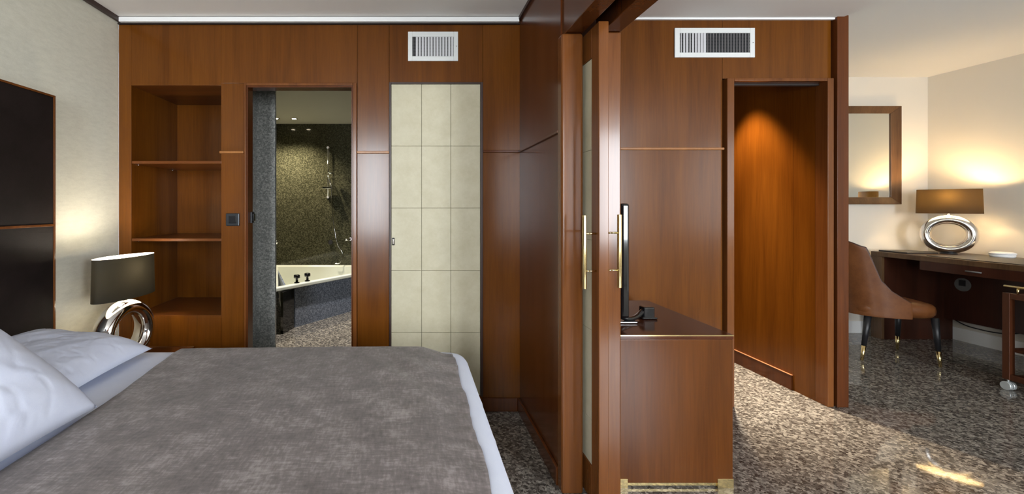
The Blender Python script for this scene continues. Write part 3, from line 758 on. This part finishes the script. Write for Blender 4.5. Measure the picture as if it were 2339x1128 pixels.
# ------------------------------------------------------------------ mirror
mi = empty('wall_mirror', (4.5, 4.53, 1.32), 'rectangular wall mirror in a chunky bronze brown wooden frame', 'mirror')
mx0, mx1, mz0, mz1 = 3.85, 4.984, 1.316, 2.316; fw = .09
f = MB()
def bevelbar(p, q, inner):   # mitred bars
    pass
yo, yi, yb = 4.485, 4.505, 4.529
def quadbar(o1, o2, i2, i1):
    v1 = [f.bm.verts.new((x, yb, z)) for x, z in (o1, o2, i2, i1)]
    v2 = [f.bm.verts.new((o1[0], yo, o1[1])), f.bm.verts.new((o2[0], yo, o2[1])), f.bm.verts.new((i2[0], yi, i2[1])), f.bm.verts.new((i1[0], yi, i1[1]))]
    f.bm.faces.new(v1); f.bm.faces.new(v2[::-1])
    for i in range(4): f.bm.faces.new((v1[i], v2[i], v2[(i+1) % 4], v1[(i+1) % 4]))
O = [(mx0, mz0), (mx1, mz0), (mx1, mz1), (mx0, mz1)]; I = [(mx0+fw, mz0+fw*.8), (mx1-fw, mz0+fw*.8), (mx1-fw, mz1-fw*.8), (mx0+fw, mz1-fw*.8)]
for i in range(4): j = (i+1) % 4; quadbar(O[i], O[j], I[j], I[i])
f.build('mirror_frame', wood('bronze_wood', (.05, .022, .010, 1), (.15, .075, .032, 1), rough=.3, axis=2), mi, bevel=.003)
B(mx0+fw, mx1-fw, 4.515, 4.525, mz0+fw*.8, mz1-fw*.8).build('mirror_pane', M['mirror'], mi)

# ------------------------------------------------------------------ desk
dk = empty('writing_desk', (4.94, 3.4, 0), 'dark wooden writing desk along the white wall', 'desk')
dt = .850; dx0_, dx1_ = 4.58, 5.285; dy0_, dy1_ = 2.1, 4.40
B(dx0_, dx1_, dy0_, dy1_, dt-.045, dt).build('desk_top', M['wooddesk'], dk, bevel=.003)
B(dx0_, dx0_+.03, 4.302, dy1_, 0, dt-.045).build('end_panel', M['wooddesk'], dk, bevel=.002)
B(dx0_+.03, dx1_-.01, 4.302, dy1_, 0, dt-.045).build('side_panel', M['wooddeskin'], dk)
B(dx0_+.002, dx0_+.02, dy0_+.02, 3.98, dt-.125, dt-.045).build('drawer_front', M['wooddeskin'], dk, bevel=.002)
B(5.20, 5.22, dy0_, 4.302, .207, dt-.045).build('back_panel', M['wooddeskin'], dk)
B(dx0_, dx1_, dy0_, dy0_+.05, 0, dt-.045).build('side_panel', M['wooddeskin'], dk)
yq = 4.58*F/(2225-940)
MB().tube((dx0_-.008, yq-.05, dt-.088), (dx0_-.008, yq+.05, dt-.088), .006).tube((dx0_-.008, yq-.04, dt-.088), (dx0_+.003, yq-.04, dt-.088), .004).tube((dx0_-.008, yq+.04, dt-.088), (dx0_+.003, yq+.04, dt-.088), .004).build('drawer_pull', M['greyplate'], dk)
so_ = empty('socket', (5.199, 4.16, .557), 'round grey socket on the dark panel under the desk', 'socket')
q = MB().tube((5.192, 4.16, .557), (5.199, 4.16, .557), .062, n=32).build('socket_plate', M['greyplate'], so_)
B(5.188, 5.193, 4.135, 4.185, .545, .60).build('socket_insert', M['blackmatte'], so_)
t = MB().path(cr([(5.25, 4.285, .21), (5.25, 4.18, .168), (5.25, 4.02, .158), (5.25, 3.88, .175), (5.25, 3.72, .24)]), .005).build('cable', M['blackmatte']); tag(t, 'thin black cable drooping below the desk against the white wall', 'cable')
t = B(4.64, 4.93, 4.13, 4.385, dt, dt+.014).build('leather_folder', M['blotter'], bevel=.004); tag(t, 'closed dark leather folder at the far left end of the desk', 'folder')
t = B(4.62, 5.10, 3.08, 3.96, dt, dt+.006).build('desk_blotter', M['blotter'], bevel=.002); tag(t, 'large dark leather blotter spread on the desk top', 'blotter')
t = empty('trinket_box', (5.17, 3.86, dt), 'low round white dish with lid on the desk by the wall', 'dish')
MB().lathe([(0, 0), (.066, 0), (.072, .010), (.072, .026), (0, .026)], (5.17, 3.86, dt)).build('bowl', M['lip'], t)
MB().lathe([(0, .026), (.076, .027), (.076, .038), (.06, .046), (0, .048)], (5.17, 3.86, dt)).build('lid', M['lip'], t)

# ------------------------------------------------------------------ chair (local: faces +x)
ch = empty('desk_chair', (4.10, 3.86, 0), 'cognac leather tub chair with black brass-tipped legs at the desk', 'chair', rz=R(-18))
s_ = MB()
def sup(a_, ax, ay, n_=4.2): c_, d_ = math.cos(a_), math.sin(a_); return ax*math.copysign(abs(c_)**(2/n_), c_), ay*math.copysign(abs(d_)**(2/n_), d_)
prof = [(.0, .375), (.80, .372), (.93, .385), (.99, .41), (1.0, .44), (.985, .468), (.93, .487), (.75, .497), (.4, .503), (.0, .505)]
rings = []
for k_, z_ in prof:
    if k_ == 0: rings.append([s_.bm.verts.new((.03, 0, z_))]); continue
    rings.append([s_.bm.verts.new((.0+sup(2*math.pi*i/48, .278, .255)[0]*k_, sup(2*math.pi*i/48, .285, .255)[1]*k_, z_)) for i in range(48)])
for a_, b_ in zip(rings, rings[1:]):
    for i in range(48):
        j = (i+1) % 48
        if len(a_) == 1: s_.bm.faces.new((a_[0], b_[j], b_[i]))
        elif len(b_) == 1: s_.bm.faces.new((a_[i], a_[j], b_[0]))
        else: s_.bm.faces.new((a_[i], a_[j], b_[j], b_[i]))
s_.build('seat', M['leather'], ch, local=True, smooth=True)
bs = MB(); NA = 120; NZ = 22
def shell(i, k, inner):
    a_ = math.pi+(-1+2*i/(NA-1))*R(96)
    T = abs(-1+2*i/(NA-1))
    hx, hy = .30, .275
    x, y = sup(a_, hx, hy, 2.7)
    tabl = [(-.175, 1.0), (-.15, .93), (-.138, .77), (-.12, .68), (-.06, .59), (.05, .507), (.4, .505)]
    topz = 1.0+.004*math.cos(y*9)
    for (xa, za), (xb, zb) in zip(tabl, tabl[1:]):
        if xa <= x <= xb: topz = za+(zb-za)*(x-xa)/(xb-xa)
    # round the upper corners of the back
    if x < -.175: topz = 1.0-.05*ss(.10, .255, abs(y))*ss(-.29, -.175, x)
    elif x < -.12: topz = min(topz, .95-(x+.175)*4.9)
    z0_ = .375
    z = z0_+(topz-z0_)*k/(NZ-1)
    lean = -.09*max(0, (z-.46)/.54)*(1-T*.5)
    th = .026*(1-.35*(k/(NZ-1)))
    sc_ = 1-(th/.28 if inner else 0)
    fl = .05*max(0, (z-.46)/.54)
    return Vector((x*sc_+lean, y*sc_*(1-fl*.2), z-(.004 if inner and k == NZ-1 else 0)))
Vo = [[bs.bm.verts.new(shell(i, k, False)) for k in range(NZ)] for i in range(NA)]
Vi = [[bs.bm.verts.new(shell(i, k, True)) for k in range(NZ)] for i in range(NA)]
for i in range(NA-1):
    for k in range(NZ-1):
        bs.bm.faces.new((Vo[i][k], Vo[i+1][k], Vo[i+1][k+1], Vo[i][k+1])); bs.bm.faces.new((Vi[i][k], Vi[i][k+1], Vi[i+1][k+1], Vi[i+1][k]))
    bs.bm.faces.new((Vo[i][-1], Vo[i+1][-1], Vi[i+1][-1], Vi[i][-1])); bs.bm.faces.new((Vo[i][0], Vi[i][0], Vi[i+1][0], Vo[i+1][0]))
for i in (0, NA-1):
    for k in range(NZ-1): bs.bm.faces.new((Vo[i][k], Vo[i][k+1], Vi[i][k+1], Vi[i][k]))
o_ = bs.build('backrest', M['leather'], ch, local=True, smooth=True, bevel=.006)
pi_ = MB().path([shell(i, NZ-1, False)*.5+shell(i, NZ-1, True)*.5+Vector((0, 0, .003)) for i in range(NA)], .0065, n=8)
pi_.build('piping', plain('dark_brown_piping', (.05, .018, .010, 1), .4), ch, local=True)
for sx_ in (1, -1):
    for sy_ in (1, -1):
        p = Vector(((.238 if sx_ > 0 else -.19), .20*sy_, .385)); q_ = Vector((.25*sx_, .235*sy_, 0)); mid = p.lerp(q_, .68)
        lg_ = MB().tube(mid, p, .0165, .0245).build('leg', M['blackmatte'], ch, local=True)
        MB().tube(q_, mid, .010, .0162).build('brass_tip', M['brass'], lg_, local=True)

# ------------------------------------------------------------------ serving trolley
tr_ = empty('serving_trolley', (4.42, 2.77, 0), 'wooden serving trolley with brass rail and clear casters', 'trolley')
tx0, tx1, ty0, ty1 = 4.20, 4.57, 2.42, 3.14
for a_ in (tx0, tx1-.04):
    for b_ in (ty0, ty1-.04): B(a_, a_+.04, b_, b_+.04, .075, .685).build('corner_post', M['wooddarkred'], tr_, bevel=.003)
for zz, nm in ((.655, 'tray'), (.27, 'shelf'), (.075, 'shelf')):
    B(tx0+.04, tx1-.04, ty0, ty1, zz, zz+.02).build(nm, M['wooddarkred'], tr_, bevel=.002)
for a_ in (tx0, tx1-.04):
    for zz in (.645, .075): B(a_+.004, a_+.036, ty0+.04, ty1-.04, zz, zz+.04).build('side_rail', M['wooddarkred'], tr_, bevel=.002)
    B(a_+.01, a_+.03, 2.98, 3.03, .115, .645).build('side_slat', M['wooddarkred'], tr_, bevel=.002)
for a_ in (tx0+.012, tx1-.012):
    hr = MB().tube((a_, ty0-.02, .732), (a_, ty1-.005, .732), .0085).build('brass_rail', M['brass'], tr_)
    for b_ in (ty0+.08, ty1-.075): MB().tube((a_, b_, .685), (a_, b_, .728), .006).build('rail_post', M['brass'], tr_)
for a_ in (tx0+.02, tx1-.02):
    for b_ in (ty0+.02, ty1-.02):
        cw = MB().tube((a_-.024, b_, .030), (a_-.004, b_, .030), .030).tube((a_+.004, b_, .030), (a_+.024, b_, .030), .030).tube((a_, b_, .03), (a_, b_, .076), .006)
        cw.build('caster', M['rubber'], tr_, bevel=.003)
for i, (a_, b_) in enumerate(((4.30, 3.03), (4.31, 2.90))):
    g_ = MB().lathe([(0, 0), (.030, 0), (.036, .10), (.033, .10), (.027, .006), (0, .006)], (a_, b_, .2905)).build('drinking_glass', M['glass'])
    tag(g_, ('clear glass tumbler at the far end of the trolley shelf', 'clear glass tumbler on the trolley shelf, nearer the picture edge')[i], 'glass', group='tumblers on the trolley')
